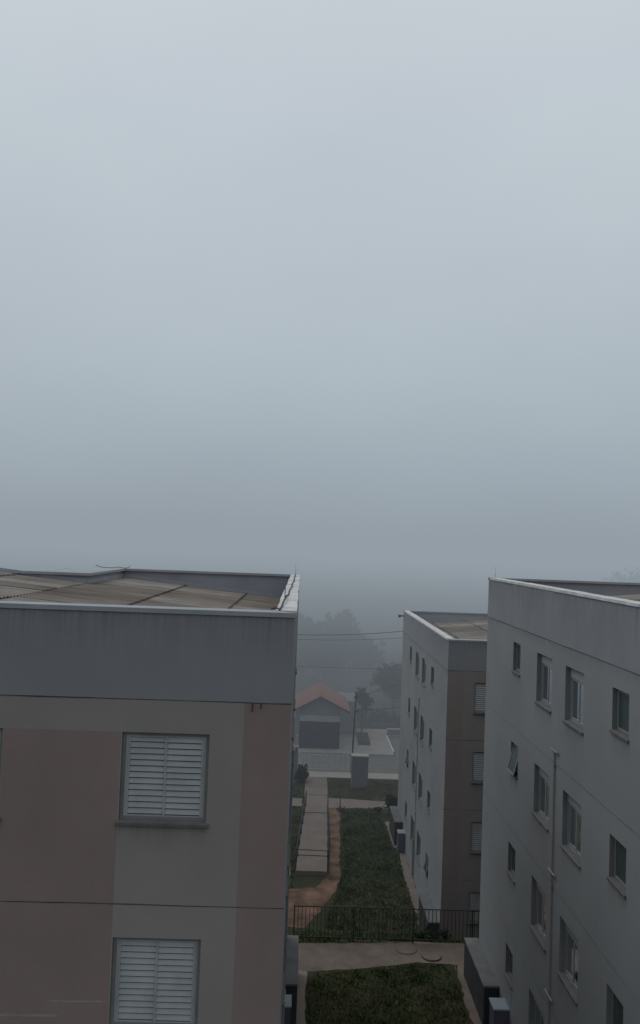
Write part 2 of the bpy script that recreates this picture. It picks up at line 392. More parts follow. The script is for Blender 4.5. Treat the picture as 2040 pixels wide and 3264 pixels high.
def side_window(b, T, u0, u1, z0, z1, kind, opened, rr):
    mb = MB()
    ring(mb, T, u0, u1, z0, z1, .04, .10, .15, 'alu_white')
    if kind == 'big':
        tb(mb, T, u0 + .04, u1 - .04, z1 - .24, z1 - .042, .105, .14, 'alu')
        w = mb.build('window', b)
        um = (u0 + u1) / 2; zt = z1 - .245
        sh = rr.choice((0, .0, .18, -.15))
        for (a, c, d0) in ((u0 + .045, um + .02, .118), (um - .02, u1 - .045, .138)):
            s = MB(); ring(s, T, a, c, z0 + .045, zt, .05, d0 - .012, d0 + .012, 'alu_white'); so = s.build('sash', w)
        g = MB()
        for (a, c, d0) in ((u0 + .095, um - .03, .118), (um + .03, u1 - .095, .138)):
            g.quad(T(a, z0 + .095, d0), T(c, z0 + .095, d0), T(c, zt - .05, d0), T(a, zt - .05, d0), 'glass')
        g.build('pane', w)
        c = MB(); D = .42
        c.quad(T(u0 - .1, z0 - .1, D), T(u1 + .1, z0 - .1, D), T(u1 + .1, z1 + .1, D), T(u0 - .1, z1 + .1, D), 'dark_room')  # near-black faces behind the glass in place of an unlit room
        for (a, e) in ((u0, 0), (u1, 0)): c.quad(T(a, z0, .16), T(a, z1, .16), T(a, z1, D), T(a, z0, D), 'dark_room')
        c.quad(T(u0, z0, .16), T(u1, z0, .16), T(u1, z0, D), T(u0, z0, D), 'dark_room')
        # a hanging curtain in folds over part of the opening
        k0, k1 = rr.choice(((.0, .45), (.3, .8), (.55, 1.), (.0, .3), (.1, .95)))
        n = 14; a0 = u0 + (u1 - u0) * k0; a1 = u0 + (u1 - u0) * k1
        P = [(a0 + (a1 - a0) * i / n, .22 + .02 * math.sin(i * 2.2)) for i in range(n + 1)]
        for (p, q) in zip(P, P[1:]): c.quad(T(p[0], z0, p[1]), T(q[0], z0, q[1]), T(q[0], zt, q[1]), T(p[0], zt, p[1]), 'curtain')
        c.build('curtain', w)
    else:
        w = mb.build('window', b)
        sl = .2 if opened else 0
        s = MB(); ring(s, T, u0 + .03, u1 - .03, z0 + .03, z1 - .03, .04, .085, .11, 'alu_white', sl); so = s.build('sash', w)
        g = MB(); a, c, e, f = u0 + .07, u1 - .07, z0 + .07, z1 - .07; hh = z1 - z0 - .06
        k = lambda z: .098 - sl * (z1 - .03 - z) / hh
        um = (a + c) / 2
        g.quad(T(a, e, k(e)), T(c, e, k(e)), T(c, f, k(f)), T(a, f, k(f)), 'glass_frost')
        g.build('pane', w)
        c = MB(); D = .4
        c.quad(T(u0, z0, D), T(u1, z0, D), T(u1, z1, D), T(u0, z1, D), 'dark_room'); c.build('dark_backing', w)  # dark sheet behind the pane, standing in for the unlit room
    s = MB()
    p = [T(u0 - .03, z0 - .05, -.035), T(u1 + .03, z0 - .05, -.035), T(u1 + .03, z0 - .05, -.001), T(u0 - .03, z0 - .05, -.001),
         T(u0 - .03, z0 - .012, -.035), T(u1 + .03, z0 - .012, -.035), T(u1 + .03, z0 + .004, -.001), T(u0 - .03, z0 + .004, -.001)]
    s.hexa(p, 'sill')
    s.quad(T(u0 + .001, z0 + .004, -.001), T(u1 - .001, z0 + .004, -.001), T(u1 - .001, z0 + .022, .1), T(u0 + .001, z0 + .022, .1), 'sill')
    s.build('sill', w)
    stain(w, T, u0 - .04, u1 + .04, z0 - .6, z0 - .05)

def front_window(b, T, u0, u1, z0, z1):
    mb = MB()
    ring(mb, T, u0 + .001, u1 - .001, z0 + .001, z1 - .001, .045, .045, .10, 'frame_dark')
    ring(mb, T, u0 + .046, u1 - .046, z0 + .03, z1 - .046, .028, .062, .09, 'shutter')
    w = mb.build('window', b)
    um = (u0 + u1) / 2
    for (a, c, d) in ((u0 + .075, um + .012, .074), (um - .012, u1 - .075, .088)):
        s = MB(); zt, zb = z1 - .074, z0 + .058
        for (p, q) in ((a, a + .026), (c - .026, c)): tb(s, T, p, q, zb, zt, d - .018, d + .012, 'shutter')
        n = 13; st = (zt - zb) / n
        for i in range(n):
            zz = zb + i * st
            s.quad(T(a + .026, zz + .019, d - .014), T(c - .026, zz + .019, d - .014), T(c - .026, zz + st, d + .004), T(a + .026, zz + st, d + .004), 'shutter')
            s.quad(T(a + .026, zz, d + .004), T(c - .026, zz, d + .004), T(c - .026, zz + .019, d - .012), T(a + .026, zz + .019, d - .012), 'shutter_gap')
        s.build('shutter', w)
    s = MB()
    p = [T(u0 - .03, z0 - .055, -.045), T(u1 + .03, z0 - .055, -.045), T(u1 + .03, z0 - .055, -.001), T(u0 - .03, z0 - .055, -.001),
         T(u0 - .03, z0 - .018, -.045), T(u1 + .03, z0 - .018, -.045), T(u1 + .03, z0 - .002, -.001), T(u0 - .03, z0 - .002, -.001)]
    s.hexa(p, 'sill'); s.quad(T(u0, z0 - .002, -.001), T(u1, z0 - .002, -.001), T(u1, z0 + .014, .06), T(u0, z0 + .014, .06), 'sill')
    s.build('sill', w)
    stain(w, T, u0 - .04, u1 + .04, z0 - .45, z0 - .055)

def block(loc, m, label, front, opened, seed, front_rows=(0, 1, 2, 3), soft=False, side_rows=(0, 1, 2, 3)):
    """one H-shaped four storey block; m mirrors it; its lane wall is the plane x = 0"""
    rr = random.Random(seed)
    b = empty('apartment_block', loc, label, 'apartment building', 'four storey blocks along the lane')
    X = lambda x, y, z: (m * x, y, z)
    S = lambda u, z, d: (m * d, u, z)          # lane wall
    F = lambda u, z, d: (m * u, d, z)          # front wall
    w = MB(); zs = [-.6, *JOINTS, 10.62, HT - .06]
    sh = [(u0, u1, ROWS[r] - h, ROWS[r]) for r in side_rows for (u0, u1, h, k) in SIDE]
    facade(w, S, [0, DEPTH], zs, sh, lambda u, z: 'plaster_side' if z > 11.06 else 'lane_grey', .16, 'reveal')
    fh = [(u0, u1, ROWS[r] - .03 - 1.165, ROWS[r] - .03) for r in front_rows for (u0, u1) in front]
    def fm(u, z):
        if z > 11.06: return 'plaster_band'
        if u < .63: return 'plaster_pink'
        if z > 10.62: return 'plaster_grey'
        return 'plaster_grey' if (u < 2.26 or 3.82 < u < 5.0) else 'plaster_pink'
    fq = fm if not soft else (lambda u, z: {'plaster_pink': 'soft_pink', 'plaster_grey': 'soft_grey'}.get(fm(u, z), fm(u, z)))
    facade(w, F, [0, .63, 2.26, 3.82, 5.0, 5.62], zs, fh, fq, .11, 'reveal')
    P = FOOT; I = inset(.17)
    for i in range(1, 11):
        a, c = P[i], P[i + 1]
        w.quad(X(*a, -.6), X(*c, -.6), X(*c, HT - .06), X(*a, HT - .06), 'plaster_grey')
    for i in range(12):
        a, c = I[i], I[(i + 1) % 12]
        w.quad(X(*a, 9.8), X(*c, 9.8), X(*c, HT - .06), X(*a, HT - .06), 'parapet_inner')
    w.build('wall', b)
    # joints between storeys
    for z in JOINTS:
        j = MB(); path = []; u = DEPTH
        while u > .3: path.append(S(u, 0, -.006)); u -= rr.uniform(.25, .7)
        path.append(S(-.006, 0, -.006)); u = .3
        while u < 5.62: path.append(F(u, 0, -.006)); u += rr.uniform(.25, .7)
        path.append(F(5.62, 0, -.006)); pr = None
        for q in path:
            th = rr.uniform(.003, .009); o = z + rr.uniform(-.004, .004); r_ = [(q[0], q[1], o - th), (q[0], q[1], o + th)]
            i0 = len(j.v); j.v += r_
            if i0: j.f.append((i0 - 2, i0, i0 + 1, i0 - 1)); j.m.append(j.mi('joint_soft' if z < 11 and (abs(q[0]) < .01 or z < 5) else 'joint'))
        j.build('wall_joint', b)
    # parapet caps: sheet metal all round, mortar over the lane wall
    A = inset(-.022); B = inset(.26); c = MB()
    for i in range(11):
        p, q, r, s = A[i], A[i + 1], B[i + 1], B[i]
        c.hexa([X(*p, HT - .062), X(*q, HT - .062), X(*r, HT - .062), X(*s, HT - .062), X(*p, HT), X(*q, HT), X(*r, HT + .006), X(*s, HT + .006)], 'cap_metal')
    c.build('parapet_cap', b)
    c = MB(); y = B[0][1] + .002
    while y < B[11][1] - .02:
        e = min(B[11][1] - .002, y + rr.uniform(.7, 1.3)); h = rr.uniform(0, .018); l = rr.uniform(-.02, .02); k = rr.uniform(.255, .275)
        c.hexa([X(l * .4 - .02, y, HT - .058), X(k, y, HT - .058), X(k, e - .008, HT - .058), X(l * .4 - .02, e - .008, HT - .058),
                X(l * .4 - .02, y, HT - .004 + h), X(k, y, HT + h), X(k, e - .008, HT + .004 + h), X(l * .4 - .02, e - .008, HT + h)], 'cap_white')
        y = e
    c.build('parapet_ledge', b)
    # corrugated roof, falling towards the lane, sheet lapped over sheet
    rz = lambda x: 11.46 + .098 * (x if x < 8.31 else 16.62 - x)
    rf = MB()
    for (x0, x1, y0, y1) in ((.18, 5.45, .18, DEPTH - .18), (5.45, 8.31, 1.78, 9.67), (8.31, 11.17, 1.78, 9.67), (11.17, 16.42, .18, DEPTH - .18)):
        laps = [x0] + [q for q in (1.72, 3.6, 5.45, 7.3, 9.32, 11.17, 13.02, 14.9) if x0 + .1 < q < x1 - .1] + [x1]
        for li, (p, q) in enumerate(zip(laps, laps[1:])):
            y = y0
            while y < y1 - .05:
                e = min(y1, y + .92); nn = max(2, int((e - y) / .044)); up = .014 if (q + p) / 2 < 8.3 else 0
                ov = .1; i0 = len(rf.v); tilt = rr.uniform(0, .012)
                for xx, dz in ((p - (ov if li else 0), up + .006 + tilt), (q, 0 + tilt)):
                    for i in range(nn + 1):
                        yy = y + (e - y) * i / nn
                        rf.v.append(X(xx, yy, rz(xx) + dz + (.017 * math.sin(yy * 2 * math.pi / .177))))
                for i in range(nn):
                    rf.f.append((i0 + i, i0 + i + 1, i0 + nn + 2 + i, i0 + nn + 1 + i)); rf.m.append(rf.mi('roof'))
                if li:   # moss and shadow along the lap
                    for i in range(nn):
                        if rr.random() < .85:
                            ya, yb = y + (e - y) * i / nn, y + (e - y) * (i + 1) / nn; xa = p - ov - .012 - rr.random() * .02; xb = p - ov + .01 + rr.random() * .02; zz = rz(p) + up + .018
                            rf.quad(X(xa, ya, zz), X(xa, yb, zz), X(xb, yb, zz + .004), X(xb, ya, zz + .004), 'joint')
                y = e
    rf.build('roof', b)
    fl = MB()
    for (p, q) in (((.18, DEPTH - .18), (5.45, DEPTH - .18)), ((5.45, 9.67), (8.31, 9.67)), ((8.31, 9.67), (11.17, 9.67))):
        fl.hexa([X(p[0], p[1] - .012, rz(p[0]) + .0), X(q[0], q[1] - .012, rz(q[0])), X(q[0], q[1], rz(q[0])), X(p[0], p[1], rz(p[0])),
                 X(p[0], p[1] - .012, rz(p[0]) + .13), X(q[0], q[1] - .012, rz(q[0]) + .13), X(q[0], q[1], rz(q[0]) + .13), X(p[0], p[1], rz(p[0]) + .13)], 'cap_metal')
    fl.hexa([X(5.432, 9.67, rz(5.45)), X(5.45, 9.67, rz(5.45)), X(5.45, DEPTH - .2, rz(5.45)), X(5.432, DEPTH - .2, rz(5.45)),
             X(5.432, 9.67, rz(5.45) + .13), X(5.45, 9.67, rz(5.45) + .13), X(5.45, DEPTH - .2, rz(5.45) + .13), X(5.432, DEPTH - .2, rz(5.45) + .13)], 'cap_metal')
    fl.build('roof_flashing', b)
    for r in side_rows:
        for ci, (u0, u1, h, k) in enumerate(SIDE):
            side_window(b, S, u0, u1, ROWS[r] - h, ROWS[r], k, (r, ci) in opened, rr)
    for r in front_rows:
        for (u0, u1) in front: front_window(b, F, u0, u1, ROWS[r] - .03 - 1.165, ROWS[r] - .03)
    stain(b, S, .02, DEPTH - .02, 11.08, HT - .062); stain(b, F, .02, 5.6, 11.45, HT - .062); stain(b, S, .02, DEPTH - .02, 10.75, 11.05)
    # drain pipe on the lane wall with its tees
    p = MB(); u = 7.06
    p.tube([S(u, -.3, -.03), S(u, 8.62, -.03)], .02, 'pvc', 8)
    for z in (8.66, 5.97, 3.27): p.tube([S(u - .24, z, -.045), S(u + .22, z, -.045)], .02, 'pvc', 8)
    for z in (8.33, 5.64): tb(p, S, u - .05, u + .05, z - .015, z + .015, -.055, -.001, 'frame_dark')
    p.build('drain_pipe', b)
    q = MB(); q.tube([X(.13, DEPTH - .28, HT), X(.13, DEPTH - .28, HT + .12)], .022, 'steel_grey', 6); q.tube([X(.13, DEPTH - .28, HT + .12), X(.13, DEPTH - .28, HT + .36)], .007, 'steel_grey', 5)
    q.build('lightning_rod', b)
    return b

BL = block((-.08, 10.66, 2.6), -1, 'grey and pink apartment block with white slatted shutters and weathered roof sheets in full view', FRONT, set(), 3, front_rows=(0, 1))
BR = block((5.87, 10.75, 2.72), 1, 'tall grey apartment block with one small window propped open high on its lane wall', [], {(1, 3), (3, 0)}, 5)
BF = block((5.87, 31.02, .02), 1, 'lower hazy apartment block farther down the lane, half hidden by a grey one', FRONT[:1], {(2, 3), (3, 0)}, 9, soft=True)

# things fixed to the block with the shutters
mb = MB()   # rusty conductor along the mortar ledge, local to the block
K = [(.215, .2), (.2, .75), (.19, 1.5), (.17, 2.3), (.185, 2.6), (.15, 3.6), (.16, 4.8), (.125, 6.6), (.15, 7.2), (.12, 9.2), (.13, 11), (.13, 13.4)]
mb.tube([(-a, y, HT + .022 + (.03 if 1 < y < 3 else 0)) for a, y in K], .013, 'rust', 6)
mb.tube([(-.34, .62, HT - .01), (-.28, .55, HT + .02), (-.215, .32, HT + .02)], .011, 'rust', 6)
mb.build('conductor_cable', BL)
mb = MB(); mb.tube([(-.19, 2.2, HT), (-.19, 2.2, HT + .24)], .008, 'rust', 5); mb.build('lightning_rod', BL)
mb = MB()
C = DEPTH - .14
mb.tube([(-6.3, C, HT + .05), (-6.26, C, HT + .075), (-6.2, C, HT + .03), (-6.05, C, HT + .012), (-5.75, C - .1, HT + .012), (-5.62, C, HT + .04), (-5.4, C, HT + .012), (-5.3, C, HT + .03), (-5.24, C, HT + .09)], .010, 'steel_dark', 6)
mb.tube([(-6.5, 9.72, HT + .01), (-6.2, 9.72, HT + .05), (-6.0, 9.72, HT + .1), (-5.85, 9.72, HT + .08), (-5.75, 9.72, HT + .01)], .005, 'steel_grey', 6)
mb.build('conductor_cable', BL)
for (u, ln) in ((.522, .1), (.405, .06)):
    mb = MB(); mb.tube([(-u, -.03, 11.06), (-u, -.03, 11.05 - ln)], .011, 'rust', 6); mb.build('drip_stub', BL)
def pale_streak(u0, u1, z, seed):
    r = random.Random(seed); mb = MB(); n = 22; pr = None
    for i in range(n + 1):
        u = u0 + (u1 - u0) * i / n; c = z + r.uniform(-.004, .004) - .012 * i / n; h = (.017 if 1 < i < n - 1 else .006) * r.uniform(.6, 1.2)
        if pr: mb.quad((-pr[0], -.002, pr[1]), (-u, -.002, c - h), (-u, -.002, c + h), (-pr[0], -.002, pr[2]), 'pale_streak')
        pr = (u, c - h, c + h)
    mb.build('wall_streak', BL)  # thin pale streaks set just proud of the wall
pale_streak(2.3, 3.06, 7.1, 1); pale_streak(2.88, 3.72, 6.905, 2)
# on the farther block: service bracket and narrow dark panel
mb = MB(); mb.box(-.28, .0, DEPTH - .1, DEPTH - .02, 11.93, 12.0, 'steel_dark'); mb.box(-.3, -.18, DEPTH - .16, DEPTH + .02, 11.88, 12.02, 'steel_dark'); mb.build('service_bracket', BF)
mb = MB(); mb.box(-.025, -.002, 7.2, 7.62, .05, 1.75, 'steel_dark'); mb.build('dark_panel', BF)

# ------------------------------------------------------------------ masonry boxes and meter cabinets at the feet of the blocks
def masonry(x0, x1, y0, y1, z0, z1, label):
    e = empty('masonry_box', ((x0 + x1) / 2, (y0 + y1) / 2, z0), label, 'masonry box', 'low masonry boxes along the block walls')
    a, b = (x1 - x0) / 2, (y1 - y0) / 2
    mb = MB(); mb.box(-a, a, -b, b, -.3, z1 - z0 - .06, 'masonry_side'); mb.build('body', e)  # body takes the shaded copy of masonry
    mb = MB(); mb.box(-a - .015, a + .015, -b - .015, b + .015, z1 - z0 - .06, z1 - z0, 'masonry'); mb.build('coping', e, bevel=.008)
masonry(-.075, .29, 21.95, 24.6, TOP, TOP + 1.14, 'low grey masonry box at the foot of the shuttered pink block')
masonry(5.45, 5.865, 22.1, 24.75, TOP, TOP + 1.14, 'low grey masonry box against the tall grey block, beside the manhole')
masonry(5.44, 5.865, 42.45, 44.95, 0, 1.25, 'pale topped masonry box at the far end of the hazy block, below a dark bush')
masonry(5.44, 5.865, 31.2, 33.75, .4, 1.28, 'masonry box at the hazy block seen through the black fence')
def cabinet(x0, x1, y0, y1, z0, h, label):
    e = empty('meter_cabinet', ((x0 + x1) / 2, (y0 + y1) / 2, z0), label, 'meter cabinet', 'meter cabinets by the block walls')
    a, b = (x1 - x0) / 2, (y1 - y0) / 2
    mb = MB(); mb.box(-a, a, -b, b, -.1, h - .05, 'cab_dark'); mb.build('body', e)
    mb = MB(); mb.box(-a - .02, a + .02, -b - .02, b + .02, h - .05, h, 'cab_blue'); mb.build('lid', e, bevel=.008)
    mb = MB(); mb.box(-a + .03, a - .03, -b - .012, -b - .001, .12, h - .12, 'cab_dark'); mb.build('door', e)
cabinet(-.07, .12, 20.95, 21.45, TOP, 1.12, 'blue grey lidded meter cabinet beside the shuttered pink block')
cabinet(5.47, 5.86, 21.05, 21.55, TOP, 1.12, 'blue grey lidded meter cabinet against the tall grey block')
cabinet(5.5, 5.86, 41.35, 41.85, 0, 1.05, 'blue grey lidded meter cabinet against the hazy block by the long lawn')
mb = MB(); mb.box(-.22, .06, 0, .25, -.05, .5, 'cab_blue', 'concrete_pale'); mb.box(-.26, .1, -.03, .28, .5, .54, 'concrete_pale')
tag(mb.build('utility_box', loc=(-.18, 38.7, 0)), 'small pale utility box beside the closed end of the ramp walk', 'utility box')

# ------------------------------------------------------------------ manholes
def manhole(x, y, r, label, rim='masonry_side', hc=.045):  # default rim is coloured dark for the shadow gap round the cover
    e = empty('manhole', (x, y, TOP + .012), label, 'manhole', 'round manholes in the cross path')
    n = 28; c = [(math.cos(2 * math.pi * i / n), math.sin(2 * math.pi * i / n)) for i in range(n)]
    mb = MB(); 
    for i in range(n):
        a, b = c[i], c[(i + 1) % n]
        mb.hexa([(a[0] * r, a[1] * r, 0), (b[0] * r, b[1] * r, 0), (b[0] * r * .955, b[1] * r * .955, 0), (a[0] * r * .955, a[1] * r * .955, 0),
                 (a[0] * r, a[1] * r, .02), (b[0] * r, b[1] * r, .02), (b[0] * r * .955, b[1] * r * .955, .02), (a[0] * r * .955, a[1] * r * .955, .02)], rim)
    mb.build('rim', e)
    mb = MB(); mb.poly([(a * r * .945, b * r * .945, hc) for a, b in c], 'walk')
    for i in range(n):
        a, b = c[i], c[(i + 1) % n]; q = r * .945
        mb.quad((a[0] * q, a[1] * q, .0), (b[0] * q, b[1] * q, 0), (b[0] * q, b[1] * q, hc), (a[0] * q, a[1] * q, hc), 'walk')
    mb.build('cover', e)
manhole(4.62, 25.78, .32, 'raised round manhole cover with a rim coloured dark for its shadow gap, nearer the lawn')
manhole(3.85, 26.22, .36, 'faint round manhole cover close under the black fence', 'walk', .024)

# ------------------------------------------------------------------ stairs beside the fence
mb = MB(); n = 16
for i in range(n):
    z1 = TOP - (i + 1) * TOP / n; y = 26.7 + i * .36
    mb.box(-1.7, .1, y, y + .36, z1 - .6, z1 + .01, 'walk'); mb.box(-1.7, .1, y + .30, y + .362, z1 + .0, z1 + .016, 'concrete_pale')
tag(mb.build('stairs'), 'worn concrete steps going down between the fence end and the shuttered block', 'stairs')

# ------------------------------------------------------------------ fences, gate, railings
def bars_fence(name, label, cat, x0, x1, y, z, h, step, mt, zr, post=.02, bar=.008, posts=()):
    e = empty(name, (x0, y, z), label, cat)
    for zz in zr:
        mb = MB(); mb.box(0, x1 - x0, -.014, .014, zz - .014, zz + .014, mt); mb.build('rail', e)
    for xx in posts:
        mb = MB(); mb.box(xx - post, xx + post, -post, post, -.25, h + .02, mt); mb.build('post', e)
    k = int((x1 - x0) / step); proto = None
    for i in range(1, k):
        x = i * (x1 - x0) / k
        if any(abs(x - p) < .04 for p in posts): continue
        if proto is None:
            mb = MB(); mb.box(-bar, bar, -bar, bar, -.13, 0, mt); mb.v = [(a, b, (zr[-1] if c > -.05 else zr[0]) - .0) for a, b, c in mb.v]; proto = mb.build('bar', e); o = proto
        else: o = proto.copy(); COL.objects.link(o); o.parent = e
        o.location = (x, 0, 0)
    return e
bars_fence('metal_fence', 'low black metal bar fence along the top of the grass bank', 'fence', .16, 8.1, 26.62, TOP, 1.13, .127, 'steel_dark', (.13, 1.12), .02, .009, (0, 1.98, 3.97, 5.95, 7.94))
bars_fence('street_gate', 'pale barred metal gate between the kiosk and the stone pillar', 'gate', .32, 3.7, 55.75, .05, 1.15, .155, 'steel_grey', (.12, 1.1), .035, .016, (0, 1.75, 3.38))

rl = empty('ramp_railing', (0, 38.1, 0), 'thin pipe railing closing in the ramp walk on three sides', 'railing')
def rail_run(a, b, hs, n):
    for h in hs:
        mb = MB(); mb.tube([(a[0], a[1] - 38.1, a[2] + h), (b[0], b[1] - 38.1, b[2] + h)], .026, 'steel_dark', 7); mb.build('rail', rl)
    for i in range(n + 1):
        t = i / n; x, y, z = (a[k] + (b[k] - a[k]) * t for k in range(3))
        mb = MB(); mb.tube([(x, y - 38.1, z - .02), (x, y - 38.1, z + hs[-1])], .026, 'steel_dark', 7); mb.build('post', rl)
rail_run((1.74, 38.4, .2), (2.05, 48.1, .06), (.5, .95), 6)
rail_run((.22, 38.6, .2), (.74, 48.1, .06), (.5, .95), 6)
for h in (.70, .95):
    mb = MB(); mb.tube([(-.25 if h < .8 else .22, .38, .2 + h), (1.74, .3, .2 + h)], .02, 'steel_dark', 7); mb.build('rail', rl)
mb = MB(); mb.tube([(-.25, .38, -.1), (-.25, .38, 1.15)], .022, 'steel_dark', 7); mb.build('post', rl)

# pillar, kiosk, posts
e = empty('gate_pillar', (-.03, 53.1, 0), 'grey square pillar with a thin pale post on it beside the shuttered block', 'pillar')
mb = MB(); mb.box(-.2, .19, -.2, .2, 0, 2.32, 'kiosk'); mb.build('body', e)
mb = MB(); mb.box(-.24, .23, -.24, .24, 2.32, 2.4, 'concrete_pale'); mb.build('coping', e)
mb = MB(); mb.hexa([(-.03, -.07, 2.4), (.18, -.07, 2.4), (.18, .07, 2.4), (-.03, .07, 2.4), (.04, -.05, 3.1), (.16, -.05, 3.1), (.16, .05, 3.1), (.04, .05, 3.1)], 'concrete_pale'); mb.build('post', e)
e = empty('masonry_kiosk', (4.28, 52.6, 0), 'grey meter kiosk like a small tower, standing on the verge by the gate', 'kiosk')
mb = MB(); mb.box(-.54, .54, -.3, .3, 0, 1.98, 'kiosk'); mb.build('body', e)
mb = MB(); mb.box(-.57, .57, -.33, .36, 1.98, 2.06, 'concrete_pale'); mb.build('coping', e)
mb = MB(); mb.tube([(0, 0, 0), (.01, 0, .5), (.0, 0, .98)], .028, 'steel_dark', 6); 
e = empty('marker_post', (2.77, 47.6, 0), 'thin dark post with weeds at its foot at the corner of the long lawn', 'post')
mb.build('post', e)
mb = MB()
for i in range(90): mb.leaf((R.gauss(.05, .12), R.gauss(-.05, .12), abs(R.gauss(.1, .12))), R.uniform(.04, .09), 'leaf')
mb.build('weed', e)

# utility poles and cables
e = empty('utility_pole', (3.92, 55.3, 0), 'thin dark leaning pole behind the grey kiosk, with a small bracket', 'pole')
mb = MB(); mb.tube([(0, 0, 0), (.09, 0, 3.2), (.17, 0, 5.75)], .062, 'pole', 8, .04); mb.build('shaft', e)
mb = MB(); mb.box(.1, .34, -.03, .03, 4.28, 4.36, 'pole'); mb.box(.28, .36, -.04, .04, 4.3, 4.48, 'pole'); mb.build('bracket', e)
mb = MB(); mb.tube([(.2, 0, 5.2), (.2, 0, 5.5)], .06, 'pole', 7); mb.build('insulator', e)
def cable(label, a, b, sag, r=.016, n=26):
    mb = MB(); P = []
    for i in range(n + 1):
        t = i / n; P.append((a[0] + (b[0] - a[0]) * t, a[1] + (b[1] - a[1]) * t, a[2] + (b[2] - a[2]) * t - sag * 4 * t * (1 - t)))
    mb.tube(P, r, 'pole', 5); tag(mb.build('power_cable'), label, 'cable', 'cables over the street')
cable('topmost power cable crossing the haze between the two blocks', (-14.5, 60, 10.55), (14.5, 60, 10.75), 1.65, .028)
cable('second power cable just under the topmost one', (-14.5, 60, 10.1), (14.5, 60, 10.0), 1.4, .018)
cable('thin line crossing in front of the big hazy tree', (-14.5, 60, 6.9), (14.5, 60, 6.8), .25, .014)
cable('service wire sloping up from the top of the thin leaning pole', (4.1, 55.3, 5.35), (14.5, 60, 8.6), .3, .014)
cable('low service wire from the bracket of the thin leaning pole', (4.22, 55.3, 4.4), (14.5, 60, 4.9), .15, .012)
for x in (-14.5, 14.5):
    e = empty('street_pole', (x, 60.6, 0), 'concrete street pole with a crossarm carrying the cables', 'pole', 'street poles')
    mb = MB(); mb.tube([(0, 0, 0), (0, 0, 11.2)], .16, 'concrete', 10, .1); mb.build('shaft', e)
    mb = MB(); mb.box(-.06, .06, -.75, .2, 10.5, 10.62, 'steel_dark'); mb.build('crossarm', e)

# ------------------------------------------------------------------ houses across the street
def tiled(mb, p0, p1, p2, p3, rows=9):
    """a slope of clay tiles: courses as small steps; p0-p1 eave, p3-p2 ridge"""
    p0, p1, p2, p3 = map(Vector, (p0, p1, p2, p3)); n = (p1 - p0).cross(p3 - p0).normalized()
    if n.z < 0: n = -n
    for i in range(rows):
        a, b = i / rows, (i + 1) / rows
        A, B, C, D = p0.lerp(p3, a) + n * .05, p1.lerp(p2, a) + n * .05, p1.lerp(p2, b), p0.lerp(p3, b)
        mb.quad(A, B, C, D, 'tile'); mb.quad(A - n * .05, B - n * .05, B, A, 'fascia')
h = empty('garage_house', (1.8, 61.4, .1), 'small gabled house with a clay tile roof and a wide dark garage door', 'house')
mb = MB()   # walls: front with the door opening, sides, gable
x0, x1, y1 = -1.62, 1.55, 5.6
mb.quad((x0, 0, 0), (x0, y1, 0), (x0, y1, 3.0), (x0, 0, 3.0), 'house_wall'); mb.quad((x1, 0, 0), (x1, y1, 0), (x1, y1, 3.0), (x1, 0, 3.0), 'house_wall')
mb.box(-1.9, x0 + .04, 0, .2, 0, 2.85, 'house_wall')
mb.box(x0 + .04, x1 - .02, 0, .2, 2.1, 2.55, 'house_pale')
mb.poly([(x0, .1, 2.55), (x1, .1, 2.55), (x1, .1, 3.05), (0, .1, 4.0), (x0, .1, 3.05)], 'house_wall')
mb.poly([(x0, y1, 0), (x1, y1, 0), (x1, y1, 3.05), (0, y1, 4.0), (x0, y1, 3.05)], 'house_wall')
mb.build('wall', h)
mb = MB(); mb.box(x0 + .04, x1 - .02, .06, .12, 0, 2.1, 'garage')
for i in range(1, 9): mb.box(x0 + .05, x1 - .03, .052, .06, i * .235, i * .235 + .02, 'garage')
mb.build('garage_door', h)
mb = MB()
for s in (-1, 1):
    xe = -2.15 if s < 0 else 2.28; ze = 2.97
    tiled(mb, (xe, -.35, ze), (xe, y1, ze), (0, y1, 4.08), (0, -.35, 4.08), 10)
mb.tube([(0, -.4, 4.1), (0, y1, 4.1)], .09, 'tile', 8)
mb.build('roof', h)
mb = MB()
for (xe,) in ((-2.15,), (2.28,)):
    mb.hexa([(xe, -.38, 2.84), (0, -.38, 3.95), (0, -.33, 3.95), (xe, -.33, 2.84), (xe, -.38, 2.99), (0, -.38, 4.11), (0, -.33, 4.11), (xe, -.33, 2.99)], 'fascia')
mb.build('fascia_board', h)
mb = MB(); mb.box(1.56, 3.2, 5.0, 9, 0, 2.75, 'house_wall'); mb.build('annex', h)
e = empty('low_wall', (9.4, 66.75, .12), 'low pale garden wall at the bend of the street', 'wall')
mb = MB(); mb.box(-1.75, 6, -.12, .12, 0, .42, 'house_wall'); mb.build('body', e)
mb = MB(); mb.box(-1.8, 6, -.2, .2, .42, .5, 'concrete_pale'); mb.build('coping', e)

